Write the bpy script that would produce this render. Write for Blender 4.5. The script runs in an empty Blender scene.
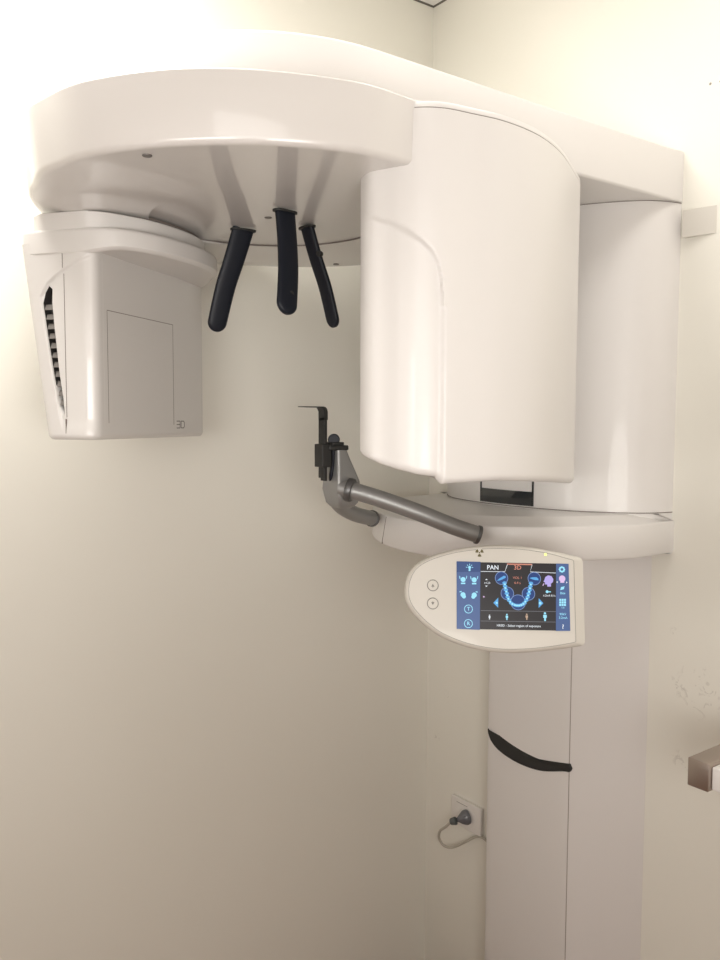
import bpy, bmesh, math, random
from mathutils import Vector, Matrix
from math import sin, cos, pi, radians, sqrt
random.seed(4)
SC = bpy.context.scene
COL = SC.collection

# drawing units -> metres: the floor lies 0.33 below the drawing's zero, the whole place is scaled by 0.94
KS, KZ = 0.94, 0.33
def T(p): return Vector((p[0] * KS, p[1] * KS, (p[2] + KZ) * KS))

# ------------------------------------------------------------------ camera
cam_d = bpy.data.cameras.new('camera')
cam = bpy.data.objects.new('camera', cam_d)
COL.objects.link(cam)
SC.camera = cam
cam_d.sensor_fit = 'VERTICAL'
cam_d.sensor_height = 24.0
cam_d.lens = 24.0 * 835.0 / 960.0
cam_d.clip_start = 0.02
EYE = 1.5
HEAD = radians(53.5)            # right wall runs along Y, left wall along X
PITCH = math.atan(60.0 / 835.0)
ROLL = radians(0.2)
fh = Vector((cos(HEAD), sin(HEAD), 0)); rt = Vector((sin(HEAD), -cos(HEAD), 0)); up = Vector((0, 0, 1))
fw = fh * cos(PITCH) - up * sin(PITCH); uu = up * cos(PITCH) + fh * sin(PITCH)
xr = rt * cos(ROLL) + uu * sin(ROLL); yr = uu * cos(ROLL) - rt * sin(ROLL)
cam.matrix_world = Matrix(((xr.x, yr.x, -fw.x, 0), (xr.y, yr.y, -fw.y, 0), (xr.z, yr.z, -fw.z, (EYE + KZ) * KS), (0, 0, 0, 1)))

# ------------------------------------------------------------------ light and exposure
SC.view_settings.view_transform = 'Standard'
SC.view_settings.look = 'None'
SC.view_settings.gamma = 1.0
SC.view_settings.use_curve_mapping = False
SC.view_settings.exposure = 0.0
W = bpy.data.worlds.new('world'); SC.world = W; W.use_nodes = True
W.node_tree.nodes['Background'].inputs[0].default_value = (1.0, 0.93, 0.85, 1)
W.node_tree.nodes['Background'].inputs[1].default_value = 0.0

def area(name, loc, sx, sy, power, color, aim=(0, 0, -1), spread=180):
    d = bpy.data.lights.new(name, 'AREA'); d.shape = 'RECTANGLE'; d.size = sx * KS; d.size_y = sy * KS
    d.energy = power; d.color = color; d.spread = radians(spread)
    o = bpy.data.objects.new(name, d); COL.objects.link(o); o.location = T(loc)
    o.rotation_euler = Vector(aim).to_track_quat('-Z', 'Y').to_euler()
    return o
def bulb(name, loc, r, power, color):
    d = bpy.data.lights.new(name, 'POINT'); d.shadow_soft_size = r * KS; d.energy = power; d.color = color
    o = bpy.data.objects.new(name, d); COL.objects.link(o); o.location = T(loc); return o
WARM = (1.0, 0.965, 0.92)
area('ceiling_panel_light', (0.30, 1.45, 2.745), 0.8, 0.5, 22, WARM)             # ceiling panel over the machine
area('ceiling_panel_light', (1.30, 0.60, 2.745), 0.6, 0.4, 5, WARM)              # ceiling panel near the right wall
area('left_fill_light', (-0.30, 0.60, 1.50), 0.6, 0.4, 1.0, WARM, (0.8, 0.6, 0.1), 60)     # added fill from the left for the wall under the disc; no doorway
area('left_fill_light', (-0.45, -0.50, 1.80), 1.2, 1.0, 2.3, WARM, (0.6, 0.8, 0.15), 90)  # added frontal fill with a narrowed spread, no doorway behind it
bulb('rear_fill_light', (0.20, -1.50, 1.40), 0.4, 8, WARM)                       # added fill from behind the camera, not a known lamp
area('low_fill_light', (-1.75, 1.15, 0.95), 0.5, 0.7, 0.75, WARM, (1, 0.09, -0.06), 45)  # added fill that lifts the lower column; the side wall has no window
bulb('camera_fill_light', (0.20, -0.20, 1.20), 0.3, 38, WARM)  # added fill close to the camera, stands for no actual lamp

# ------------------------------------------------------------------ materials
def mat(name, col, rough=0.5, metal=0.0, coat=0.0, emis=None, es=1.0, spec=0.5):
    m = bpy.data.materials.new(name); m.use_nodes = True
    b = m.node_tree.nodes['Principled BSDF']
    b.inputs['Base Color'].default_value = (*col, 1); b.inputs['Roughness'].default_value = rough
    b.inputs['Metallic'].default_value = metal
    b.inputs['Coat Weight'].default_value = coat; b.inputs['Coat Roughness'].default_value = 0.04
    b.inputs['Specular IOR Level'].default_value = spec
    if emis:
        b.inputs['Emission Color'].default_value = (*emis, 1); b.inputs['Emission Strength'].default_value = es
    return m
def nodes(m): return m.node_tree.nodes, m.node_tree.links, m.node_tree.nodes['Principled BSDF']
def add_bump(m, scale, strength, dist=0.002, detail=4):
    n, l, b = nodes(m)
    tc = n.new('ShaderNodeTexCoord'); t = n.new('ShaderNodeTexNoise'); t.inputs['Scale'].default_value = scale
    t.inputs['Detail'].default_value = detail
    bp = n.new('ShaderNodeBump'); bp.inputs['Strength'].default_value = strength; bp.inputs['Distance'].default_value = dist
    l.new(tc.outputs['Object'], t.inputs['Vector']); l.new(t.outputs['Fac'], bp.inputs['Height']); l.new(bp.outputs['Normal'], b.inputs['Normal'])
def mottled(m, c1, c2, scale):
    n, l, b = nodes(m)
    tc = n.new('ShaderNodeTexCoord'); t = n.new('ShaderNodeTexNoise'); t.inputs['Scale'].default_value = scale
    r = n.new('ShaderNodeValToRGB'); r.color_ramp.elements[0].color = (*c1, 1); r.color_ramp.elements[1].color = (*c2, 1)
    r.color_ramp.elements[0].position = 0.3; r.color_ramp.elements[1].position = 0.7
    l.new(tc.outputs['Object'], t.inputs['Vector']); l.new(t.outputs['Fac'], r.inputs['Fac']); l.new(r.outputs['Color'], b.inputs['Base Color'])

M = {}
M['white'] = mat('white_enamel', (0.735, 0.715, 0.695), 0.42, coat=0.18)
add_bump(M['white'], 9.0, 0.05, 0.002, 1)
M['gloss'] = mat('gloss_white_plastic', (0.65, 0.625, 0.60), 0.30, coat=0.8)
M['shell'] = mat('tube_head_plastic', (0.68, 0.66, 0.635), 0.35, coat=0.45)
M['cream'] = mat('cream_plastic', (0.63, 0.605, 0.55), 0.4, coat=0.15)
M['seam'] = mat('seam_gap', (0.22, 0.19, 0.17), 0.8)
M['wall'] = mat('painted_plaster', (0.83, 0.815, 0.745), 0.6)
mottled(M['wall'], (0.815, 0.800, 0.726), (0.835, 0.820, 0.748), 1.6)
add_bump(M['wall'], 60.0, 0.06, 0.002, 3)
M['wall_tan'] = mat('tan_wall_panel', (0.34, 0.27, 0.22), 0.6)
M['ceiling'] = mat('ceiling_board', (0.82, 0.80, 0.76), 0.8)
add_bump(M['ceiling'], 150.0, 0.2, 0.002, 3)
M['floor'] = mat('vinyl_floor', (0.17, 0.11, 0.08), 0.45)
mottled(M['floor'], (0.20, 0.095, 0.055), (0.24, 0.115, 0.066), 7.0)
M['trim'] = mat('grey_trim', (0.13, 0.12, 0.10), 0.7)
M['skirt'] = mat('painted_skirting', (0.55, 0.50, 0.44), 0.5)
M['black'] = mat('black_rubberised_plastic', (0.006, 0.008, 0.014), 0.48, spec=0.3)
M['black2'] = mat('charcoal_plastic', (0.022, 0.022, 0.021), 0.55, spec=0.35)
add_bump(M['black2'], 300.0, 0.1, 0.001, 2)
M['dark'] = mat('vent_dark', (0.03, 0.027, 0.024), 0.7)
M['louvre'] = mat('vent_grey', (0.17, 0.155, 0.14), 0.55)
M['metal'] = mat('satin_aluminium', (0.30, 0.30, 0.295), 0.45, metal=0.6)
add_bump(M['metal'], 420.0, 0.05, 0.0005, 2)
M['metal2'] = mat('dark_collar_metal', (0.14, 0.14, 0.14), 0.4, metal=0.7)
M['steel'] = mat('brushed_steel', (0.42, 0.36, 0.32), 0.34, metal=0.9)
n, l, b = nodes(M['steel'])
tc = n.new('ShaderNodeTexCoord'); mp = n.new('ShaderNodeMapping'); mp.inputs['Scale'].default_value = (4, 4, 260)
t = n.new('ShaderNodeTexNoise'); t.inputs['Scale'].default_value = 3.0
bp = n.new('ShaderNodeBump'); bp.inputs['Strength'].default_value = 0.15; bp.inputs['Distance'].default_value = 0.001
l.new(tc.outputs['Object'], mp.inputs['Vector']); l.new(mp.outputs['Vector'], t.inputs['Vector']); l.new(t.outputs['Fac'], bp.inputs['Height']); l.new(bp.outputs['Normal'], b.inputs['Normal'])
M['bench'] = mat('white_laminate', (0.84, 0.82, 0.80), 0.35)
M['window'] = mat('dark_window', (0.012, 0.016, 0.02), 0.12, coat=0.8)
M['plug'] = mat('grey_plug', (0.13, 0.135, 0.15), 0.22, coat=0.6)
M['plug2'] = mat('slate_plug_collar', (0.10, 0.115, 0.115), 0.4)
M['cable'] = mat('pale_cable', (0.47, 0.44, 0.38), 0.5)
M['outlet'] = mat('outlet_plastic', (0.78, 0.755, 0.72), 0.35)
M['mark'] = mat('grey_print', (0.10, 0.09, 0.08), 0.6)
M['ring'] = mat('button_print', (0.22, 0.21, 0.19), 0.5)
M['screw'] = mat('screw_grey', (0.14, 0.125, 0.115), 0.45)
M['sticker'] = mat('warning_yellow', (0.62, 0.58, 0.16), 0.5)
M['led'] = mat('led_yellow_green', (0.8, 0.9, 0.2), 0.4, emis=(0.85, 1.0, 0.25), es=1.0)
def scr(name, c, s=1.0): return mat(name, (0.01, 0.01, 0.01), 0.3, emis=c, es=s, spec=0.2)
M['s_dark'] = scr('screen_dark', (0.028, 0.025, 0.027))
M['s_blue'] = scr('screen_blue', (0.080, 0.135, 0.30))
M['s_blue2'] = scr('screen_navy', (0.045, 0.085, 0.22))
M['s_white'] = scr('screen_white', (0.85, 0.9, 0.95))
M['s_cyan'] = scr('screen_cyan', (0.36, 0.80, 1.0))
M['s_tooth'] = scr('screen_tooth', (0.12, 0.42, 0.80))
M['s_disc'] = scr('screen_disc', (0.020, 0.055, 0.20))
M['s_ring'] = scr('screen_ring', (0.22, 0.33, 0.60))
M['s_orange'] = scr('screen_orange', (0.72, 0.28, 0.20))
M['s_tan'] = scr('screen_tan', (0.55, 0.38, 0.27))
M['s_grey'] = scr('screen_grey', (0.20, 0.20, 0.22))
M['s_violet'] = scr('screen_violet', (0.50, 0.42, 0.85))
M['s_pink'] = scr('screen_pink', (0.78, 0.55, 0.85))

# faint scuffs and dots on the right wall: marks with a place of their own in the paint
def wall_with_marks():
    m = M['wall'].copy(); m.name = 'painted_plaster_scuffed'
    n, l, b = nodes(m)
    base = b.inputs['Base Color'].links[0].from_socket
    geo = n.new('ShaderNodeNewGeometry')
    last = base
    for (x, y, z), r, sc, th in [((1.7695, 1.06, 0.875), 0.075, 34, 0.60), ((1.7695, 1.115, 0.87), 0.03, 40, 0.55), ((1.7695, 1.10, 0.692), 0.03, 45, 0.52),
                             ((1.7695, 1.93, 0.62), 0.03, 60, 0.62), ((1.7695, 1.082, 2.251), 0.004, 1, -1), ((1.7695, 1.058, 2.249), 0.003, 1, -1), ((1.7695, 1.13, 1.0), 0.012, 80, 0.5),
                             ((1.7695, 1.97, 0.48), 0.02, 60, 0.55), ((1.7695, 1.05, 0.66), 0.05, 30, 0.62)]:
        d = n.new('ShaderNodeVectorMath'); d.operation = 'DISTANCE'; d.inputs[1].default_value = T((x, y, z))
        l.new(geo.outputs['Position'], d.inputs[0])
        near = n.new('ShaderNodeMapRange'); near.inputs['From Min'].default_value = r * KS; near.inputs['From Max'].default_value = r * 0.5 * KS
        l.new(d.outputs['Value'], near.inputs['Value'])
        fac = near.outputs['Result']
        if th > 0:
            ns = n.new('ShaderNodeTexNoise'); ns.inputs['Scale'].default_value = sc; ns.inputs['Detail'].default_value = 5; ns.inputs['Distortion'].default_value = 1.5
            l.new(geo.outputs['Position'], ns.inputs['Vector'])
            mr = n.new('ShaderNodeMapRange'); mr.inputs['From Min'].default_value = th; mr.inputs['From Max'].default_value = th + 0.05
            l.new(ns.outputs['Fac'], mr.inputs['Value'])
            mu = n.new('ShaderNodeMath'); mu.operation = 'MULTIPLY'; l.new(fac, mu.inputs[0]); l.new(mr.outputs['Result'], mu.inputs[1])
            m2 = n.new('ShaderNodeMath'); m2.operation = 'MULTIPLY'; l.new(mu.outputs[0], m2.inputs[0]); m2.inputs[1].default_value = 0.22
            fac = m2.outputs[0]
        mx = n.new('ShaderNodeMix'); mx.data_type = 'RGBA'; mx.inputs['B'].default_value = (0.25, 0.22, 0.19, 1)
        l.new(fac, mx.inputs['Factor']); l.new(last, mx.inputs['A']); last = mx.outputs['Result']
    l.new(last, b.inputs['Base Color'])
    return m
M['wall_marks'] = wall_with_marks()

# ------------------------------------------------------------------ object helpers
WLOC = {}
def empty(name, loc):
    o = bpy.data.objects.new(name, None); COL.objects.link(o); o.location = T(loc); o.empty_display_size = 0.05
    WLOC[o] = T(loc); return o
def obj(name, bm, m, parent=None, label=None, sharp=38, merge=1e-5):
    if merge: bmesh.ops.remove_doubles(bm, verts=bm.verts, dist=merge)
    bmesh.ops.recalc_face_normals(bm, faces=bm.faces)
    for v in bm.verts: v.co = T(v.co)
    lo = Vector([min(v.co[i] for v in bm.verts) for i in range(3)]); hi = Vector([max(v.co[i] for v in bm.verts) for i in range(3)])
    c = (lo + hi) / 2
    for v in bm.verts: v.co -= c
    for f in bm.faces: f.smooth = len(f.verts) <= 6
    a = radians(sharp)
    for e in bm.edges:
        if len(e.link_faces) == 2 and (e.calc_face_angle(0) > a or any(len(f.verts) > 6 for f in e.link_faces)): e.smooth = False
    me = bpy.data.meshes.new(name); bm.to_mesh(me); bm.free()
    me.materials.append(m if not isinstance(m, str) else M[m])
    o = bpy.data.objects.new(name, me); COL.objects.link(o)
    WLOC[o] = c
    if parent is not None: o.parent = parent; o.location = c - WLOC[parent]
    else: o.location = c
    if label: o['label'] = label
    return o
def tag(o, label, cat, group=None):
    o['label'] = label; o['category'] = cat
    if group: o['group'] = group
    return o
def struct(name, bm, m):
    o = obj(name, bm, m); o['kind'] = 'structure'; return o
def box_bm(x0, x1, y0, y1, z0, z1, bev=0.0, bm=None, mtx=None):
    own = bm is None
    t = bmesh.new()
    bmesh.ops.create_cube(t, size=1.0)
    for v in t.verts: v.co = Vector(((x0 + x1) / 2 + v.co.x * (x1 - x0), (y0 + y1) / 2 + v.co.y * (y1 - y0), (z0 + z1) / 2 + v.co.z * (z1 - z0)))
    if bev > 0: bmesh.ops.bevel(t, geom=t.edges[:], offset=bev, segments=3, affect='EDGES', profile=0.5)
    if mtx is not None:
        for v in t.verts: v.co = mtx @ v.co
    if own: return t
    join(bm, t); return bm
def join(bm, t):
    me = bpy.data.meshes.new('tmp'); t.to_mesh(me); t.free(); bm.from_mesh(me); bpy.data.meshes.remove(me)
def catmull(pts, n=8, closed=True):
    out = []; N = len(pts); P = [Vector(p) for p in pts]
    rng = range(N) if closed else range(N - 1)
    for i in rng:
        if closed: a, b, c, d = P[(i - 1) % N], P[i], P[(i + 1) % N], P[(i + 2) % N]
        else: a, b, c, d = P[max(i - 1, 0)], P[i], P[i + 1], P[min(i + 2, N - 1)]
        for k in range(n):
            t = k / n
            out.append(0.5 * ((2 * b) + (c - a) * t + (2 * a - 5 * b + 4 * c - d) * t * t + (3 * b - a - 3 * c + d) * t ** 3))
    if not closed: out.append(P[-1])
    return out
def round_poly(pts, radii, seg=8):
    out = []; N = len(pts)
    for i in range(N):
        p = Vector(pts[i]); a = Vector(pts[i - 1]); c = Vector(pts[(i + 1) % N]); r = radii[i] if isinstance(radii, (list, tuple)) else radii
        if r <= 0: out.append(p); continue
        d1 = (a - p).normalized(); d2 = (c - p).normalized()
        q0 = p + d1 * r; q1 = p + d2 * r
        for k in range(seg + 1):
            t = k / seg
            out.append(q0 * (1 - t) ** 2 + p * 2 * t * (1 - t) + q1 * t * t)
    return out
def resample(pts, n):
    L = [0]; N = len(pts)
    for i in range(N): L.append(L[-1] + (pts[(i + 1) % N] - pts[i]).length)
    out = []; j = 0
    for k in range(n):
        s = L[-1] * k / n
        while L[j + 1] < s: j += 1
        t = (s - L[j]) / max(L[j + 1] - L[j], 1e-9)
        out.append(pts[j].lerp(pts[(j + 1) % N], t))
    return out
def normals2(pts):
    N = len(pts); A = sum(pts[i].x * pts[(i + 1) % N].y - pts[(i + 1) % N].x * pts[i].y for i in range(N))
    s = 1 if A > 0 else -1
    out = []
    for i in range(N):
        d = (pts[(i + 1) % N] - pts[i - 1]).normalized()
        out.append(Vector((d.y, -d.x)) * s)
    return out
def loft(rings, close=True, cap=True, bm=None):
    bm = bm or bmesh.new()
    R = [[bm.verts.new(p) for p in r] for r in rings]
    n = len(rings[0])
    for a, b in zip(R, R[1:]):
        for i in range(n if close else n - 1):
            j = (i + 1) % n
            try: bm.faces.new((a[i], a[j], b[j], b[i]))
            except ValueError: pass
    if cap:
        for r in (R[0], R[-1]):
            try: bm.faces.new(r)
            except ValueError: pass
    return bm
def prism(outline, prof, fn=None, zf=None):
    """outline: 2D points; prof: (inset, z) rings; fn maps plan point to world XY; zf adds a height per point and ring"""
    N2 = normals2(outline); rings = []
    for ins, z in prof:
        r = []
        for p, nn in zip(outline, N2):
            q = p - nn * ins
            w = fn(q) if fn else q
            r.append(Vector((w.x, w.y, z + (zf(p, z) if zf else 0))))
        rings.append(r)
    return loft(rings)
def fillet(z0, z1, r, seg=5):
    pr = [(r * (1 - sin(k / seg * pi / 2)), z0 + r * (1 - cos(k / seg * pi / 2))) for k in range(seg + 1)]
    pr += [(r * (1 - cos(k / seg * pi / 2)), z1 - r * (1 - sin(k / seg * pi / 2))) for k in range(seg + 1)]
    return pr
def smooth(a, b, x):
    t = min(1, max(0, (x - a) / (b - a))); return t * t * (3 - 2 * t)
def sweep(path, sec, upv=Vector((0, 0, 1)), scales=None, cap=True, bm=None):
    """path: 3D points; sec: 2D section (side, up)"""
    rings = []; N = len(path)
    for i, p in enumerate(path):
        d = (path[min(i + 1, N - 1)] - path[max(i - 1, 0)]).normalized()
        s = d.cross(upv).normalized(); u = s.cross(d).normalized(); k = scales[i] if scales else 1.0
        kx, ky = k if isinstance(k, tuple) else (k, k)
        rings.append([p + s * (q[0] * kx) + u * (q[1] * ky) for q in sec])
    return loft(rings, cap=cap, bm=bm)
def circle(r, n=24): return [(r * cos(2 * pi * k / n), r * sin(2 * pi * k / n)) for k in range(n)]
def super_sec(w, t, n=28, e=0.6):
    f = lambda c: math.copysign(abs(c) ** e, c)
    return [(w / 2 * f(cos(2 * pi * k / n)), t / 2 * f(sin(2 * pi * k / n))) for k in range(n)]
def cyl(c, axis, r, h, n=28, bev=0.0, bm=None, r2=None):
    a = Vector(axis).normalized(); s = a.orthogonal().normalized(); t = a.cross(s); c = Vector(c); r2 = r if r2 is None else r2
    prof = [(r, -h / 2), (r2, h / 2)] if bev <= 0 else [(r - bev, -h / 2), (r - bev * .3, -h / 2 + bev * .3), (r, -h / 2 + bev), (r2, h / 2 - bev), (r2 - bev * .3, h / 2 - bev * .3), (r2 - bev, h / 2)]
    return loft([[c + a * z + s * (rr * cos(2 * pi * k / n)) + t * (rr * sin(2 * pi * k / n)) for k in range(n)] for rr, z in prof], bm=bm)

# ------------------------------------------------------------------ room
XR, YL, ZC, ZF = 1.7695, 2.018, 2.773, -0.33
XB, YB = -2.0, -2.2
struct('floor', box_bm(XB, XR, YB, YL, ZF - 0.06, ZF), 'floor')
struct('ceiling', box_bm(XB, XR, YB, YL, ZC, ZC + 0.06), 'ceiling')
struct('wall_left', box_bm(XB - 0.1, XR + 0.1, YL, YL + 0.1, ZF - 0.06, ZC + 0.06), 'wall')
struct('wall_right', box_bm(XR, XR + 0.1, YB, YL, ZF - 0.06, ZC + 0.06), 'wall_marks')
struct('wall_rear', box_bm(XB - 0.1, XR + 0.1, YB - 0.1, YB, ZF - 0.06, ZC + 0.06), 'wall_tan')
struct('wall_side', box_bm(XB - 0.1, XB, YB, YL, ZF - 0.06, ZC + 0.06), 'wall_tan')
struct('trim_1', box_bm(XB, XR, YL - 0.004, YL, ZC - 0.004, ZC), 'trim')
struct('trim_2', box_bm(XR - 0.004, XR, YB, YL - 0.004, ZC - 0.004, ZC), 'trim')

# ------------------------------------------------------------------ the X-ray machine
YC = 1.505
CX, CY = 0.88, 1.505
UX, UY, VX, VY = 0.606, -0.795, 0.795, 0.606
def UVW(p): return Vector((CX + UX * p.x + VX * p.y, CY + UY * p.x + VY * p.y))
def P3(u, v, z): q = UVW(Vector((u, v))); return Vector((q.x, q.y, z))
machine = empty('dental_xray_machine', (1.72, YC, ZF))
tag(machine, 'white panoramic dental X-ray machine standing against the right wall, overhead arm carrying two scanning heads', 'X-ray machine')

# lower column
xf = 1.672
half = [(1.7693, 0.309), (1.742, 0.258), (1.712, 0.205), (1.686, 0.166), (xf, 0.150)]
side = catmull([Vector((1.7693, 0.309)), Vector((1.752, 0.266)), Vector((1.722, 0.212)), Vector((1.694, 0.172)), Vector((1.674, 0.153))], 6, False)
front = [Vector((xf - 0.008 * (1 - (k / 8) ** 2), 0.150 * k / 8)) for k in range(8, -8, -1)]
col_out = side + front + [Vector((p.x, -p.y)) for p in round_poly([Vector((1.674, 0.141)), Vector((1.684, 0.150)), Vector((1.715, 0.180)), Vector((1.751, 0.212)), Vector((1.752, 0.16)), Vector((1.760, 0.10)), Vector((1.7693, 0.0))], 0)]
def xy_c(q): return Vector((q.x, YC - q.y))
column = obj('column', prism(col_out, [(0, ZF), (0, 1.20)], fn=xy_c), 'white', machine)
bm = bmesh.new()
box_bm(xf - 0.0008, xf + 0.004, YC - 0.1515 - 0.0005, YC - 0.1515 + 0.0005, ZF + 0.01, 1.19, bm=bm)
M['fine_seam'] = mat('fine_seam', (0.36, 0.32, 0.29), 0.8)
obj('seam', bm, 'fine_seam', column)
# curved black finger strip on the column front
tp = catmull([Vector(p) for p in [(1.641, 0.628), (1.617, 0.608), (1.589, 0.598), (1.522, 0.594), (1.444, 0.606), (1.375, 0.619), (1.352, 0.624)]], 6, False)
bt = catmull([Vector(p) for p in [(1.345, 0.613), (1.352, 0.602), (1.370, 0.598), (1.443, 0.576), (1.521, 0.571), (1.589, 0.580), (1.625, 0.597), (1.640, 0.618)]], 6, False)
def front_x(y): return xf - 0.008 * (1 - min(1, abs(y - YC) / 0.150) ** 2)
strip = tp + bt; sn = normals2(strip)
rings = []
for ins, off in ((0, 0.003), (0, -0.0025), (0.0015, -0.004)):
    rings.append([Vector((front_x(p.x - 0) + off, (p - nn * ins).x, (p - nn * ins).y)) for p, nn in zip(strip, sn)])
bm = bmesh.new(); R = [[bm.verts.new(p) for p in r] for r in rings]
for a, c in zip(R, R[1:]):
    for i in range(len(a)): bm.faces.new((a[i], a[(i + 1) % len(a)], c[(i + 1) % len(a)], c[i]))
bm.faces.new(R[-1]); bmesh.ops.triangulate(bm, faces=[f for f in bm.faces if len(f.verts) > 4])
obj('finger_strip', bm, 'black2', column, 'curved black strip')

# upper carriage
ch = catmull([Vector(p) for p in [(1.7693, 0.361), (1.730, 0.352), (1.680, 0.326), (1.632, 0.272), (1.592, 0.205), (1.570, 0.125), (1.558, 0.045)]], 6, False)
car_out = ch + [Vector((p.x, -p.y)) for p in reversed(ch)]
carriage = obj('carriage', prism(car_out, [(0, 1.24), (0, 2.004)], fn=xy_c), 'white', machine)
obj('joint_line', prism(car_out, [(-0.0012, 1.2835), (-0.0012, 1.2855)], fn=xy_c), 'seam', carriage)
obj('joint_line', prism(car_out, [(-0.0006, 2.0012), (-0.0006, 2.0026)], fn=xy_c), 'seam', carriage)
# window slot in the carriage front (dark band with thin uprights)
def carx(y):
    d = abs(y - YC)
    pts = [(0, 1.5565), (0.045, 1.558), (0.125, 1.570), (0.205, 1.592)]
    for (a, xa), (c, xc) in zip(pts, pts[1:]):
        if d <= c: return xa + (xc - xa) * (d - a) / (c - a)
    return 1.6
def curved_plate(y0, y1, z0, z1, off, thick, n=12, bm=None):
    rings = []
    for k in range(n + 1):
        y = y0 + (y1 - y0) * k / n; x = carx(y) - off
        rings.append([Vector((x, y, z0)), Vector((x, y, z1)), Vector((x + thick, y, z1)), Vector((x + thick, y, z0))])
    return loft(rings, bm=bm)
win = obj('status_window', curved_plate(1.398, 1.572, 1.2885, 1.324, 0.003, 0.01), 'window', carriage, 'dark glossy band')
bm = bmesh.new(); curved_plate(1.396, 1.400, 1.2885, 1.44, 0.003, 0.01, 2, bm=bm); curved_plate(1.570, 1.574, 1.2885, 1.44, 0.003, 0.01, 2, bm=bm)
curved_plate(1.396, 1.574, 1.436, 1.44, 0.003, 0.01, bm=bm)
obj('window_frame', bm, 'window', carriage, 'thin black frame')

# overhead arm: straight flat boom with a round end above the rotating unit
R0 = 0.363
arm = [Vector((1.7693, 1.142))] + [Vector((1.7693 - (1.7693 - 0.88) * k / 12, 1.142)) for k in range(1, 12)]
arm += [Vector((0.88 + R0 * 1.0 * cos(a), YC + R0 * sin(a))) for a in [radians(-90 - 180 * k / 40) for k in range(0, 41)]]
arm += [Vector((p.x, 2 * YC - p.y)) for p in reversed(arm[:12])]
obj('overhead_arm', prism(arm, fillet(2.003, 2.118, 0.006, 4)), 'white', machine)

# patient shelf
sh = catmull([Vector(p) for p in [(1.7693, 0.367), (1.690, 0.368), (1.612, 0.362), (1.540, 0.335), (1.455, 0.290), (1.360, 0.215), (1.285, 0.120), (1.258, 0.040)]], 6, False)
sh_out = sh + catmull([Vector(p) for p in [(1.258, -0.02), (1.272, -0.095), (1.304, -0.180), (1.345, -0.255), (1.405, -0.325), (1.500, -0.378), (1.620, -0.402), (1.7693, -0.405)]], 6, False)
shelf = obj('patient_shelf', prism(sh_out, [(0.012, 1.186), (0.004, 1.1885), (0, 1.195), (0, 1.2615), (0.0008, 1.2635), (0.0025, 1.2645), (0.012, 1.2675), (0.055, 1.2815)], fn=xy_c), 'white', machine)
bm = bmesh.new()
obj('seam', sweep([Vector((1.2875 - 0.0105 * t, 1.645 - 0.030 * t, 1.190 + 0.071 * t)) for t in (0, .33, .66, 1)], circle(0.0016, 6), upv=Vector((0, 1, 0))), 'seam', shelf)

# rotating arm (the big flat disc)
RT = [(-180, .450), (-155, .446), (-132, .459), (-116, .479), (-99, .491), (-70, .492), (-52, .490), (-39, .473), (-10, .465), (40, .485), (85, .508), (129, .493), (150, .472), (180, .450)]
def discR(a):
    d = math.degrees(a); d = (d + 180) % 360 - 180
    for (p, rp), (q, rq) in zip(RT, RT[1:]):
        if d <= q: return rp + (rq - rp) * smooth(p, q, d)
    return RT[-1][1]
def pod(u, v, r):
    return 0.011 * smooth(-0.10, -0.36, u) * smooth(1.0, 0.82, r)
NA = 220
prof = [(0.0, 0.1), (-0.10, 0.1), (-0.25, 0.1), (-0.004, 0.1)]
rings = []
def flare(a):
    d = (math.degrees(a) + 180) % 360 - 180
    return 1.0 - 0.9 * smooth(-88, -52, d) * (1 - smooth(0, 40, d))
def dring(ins=None, r=None, z=1.9, p=True, fl=0.0):
    out = []
    for k in range(NA):
        a = 2 * pi * k / NA; rr = discR(a) - ins + fl * flare(a) if r is None else r
        u, v = rr * cos(a), rr * sin(a)
        out.append(P3(u, v, z - (pod(u, v, rr / discR(a)) if p else 0)))
    return out
rings.append(dring(r=0.2370, z=1.906))
rings.append(dring(r=0.2370, z=1.900))
for k in range(1, 22): rings.append(dring(r=0.237 + (0.420 - 0.237) * k / 21, z=1.900))
for ins in (0.022, 0.020, 0.018, 0.016, 0.014, 0.012): rings.append(dring(ins=ins, z=1.9000))
for k in range(1, 6): t = k / 5 * pi / 2; rings.append(dring(ins=0.010 * (1 - sin(t)), z=1.9 + 0.010 * (1 - cos(t)), p=False))
for k in range(0, 5): t = k / 4 * pi / 2; rings.append(dring(ins=0.004 * (1 - cos(t)), z=1.9975 + 0.004 * sin(t), p=False, fl=0.017))
rings.append(dring(r=0.3, z=2.0018, p=False))
bm = loft(rings)
disc = obj('rotating_arm', bm, 'gloss', machine, 'wide glossy white disc', merge=0)
HC = P3(0, 0, 0)
def hubcirc(r, z): return [HC + Vector((r * cos(2 * pi * k / 96), r * sin(2 * pi * k / 96), z)) for k in range(96)]
obj('hub_plate', loft([hubcirc(0.2345, 1.908), hubcirc(0.2345, 1.9030)]), 'gloss', disc)
obj('groove', loft([hubcirc(0.2366, 1.9004), hubcirc(0.2366, 1.905), hubcirc(0.233, 1.905)], cap=False), 'seam', disc)
bm = bmesh.new()
for (x, y) in [(0.512, 1.238), (0.863, 1.478), (1.247, 1.792)]:
    zz = 1.9030 if x == 0.863 else 1.8995
    obj('screw_cap', cyl((x, y, zz), (0, 0, 1), 0.0075, 0.003, 16, 0.0008), 'screw', disc, 'small grey screw cap')

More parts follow.
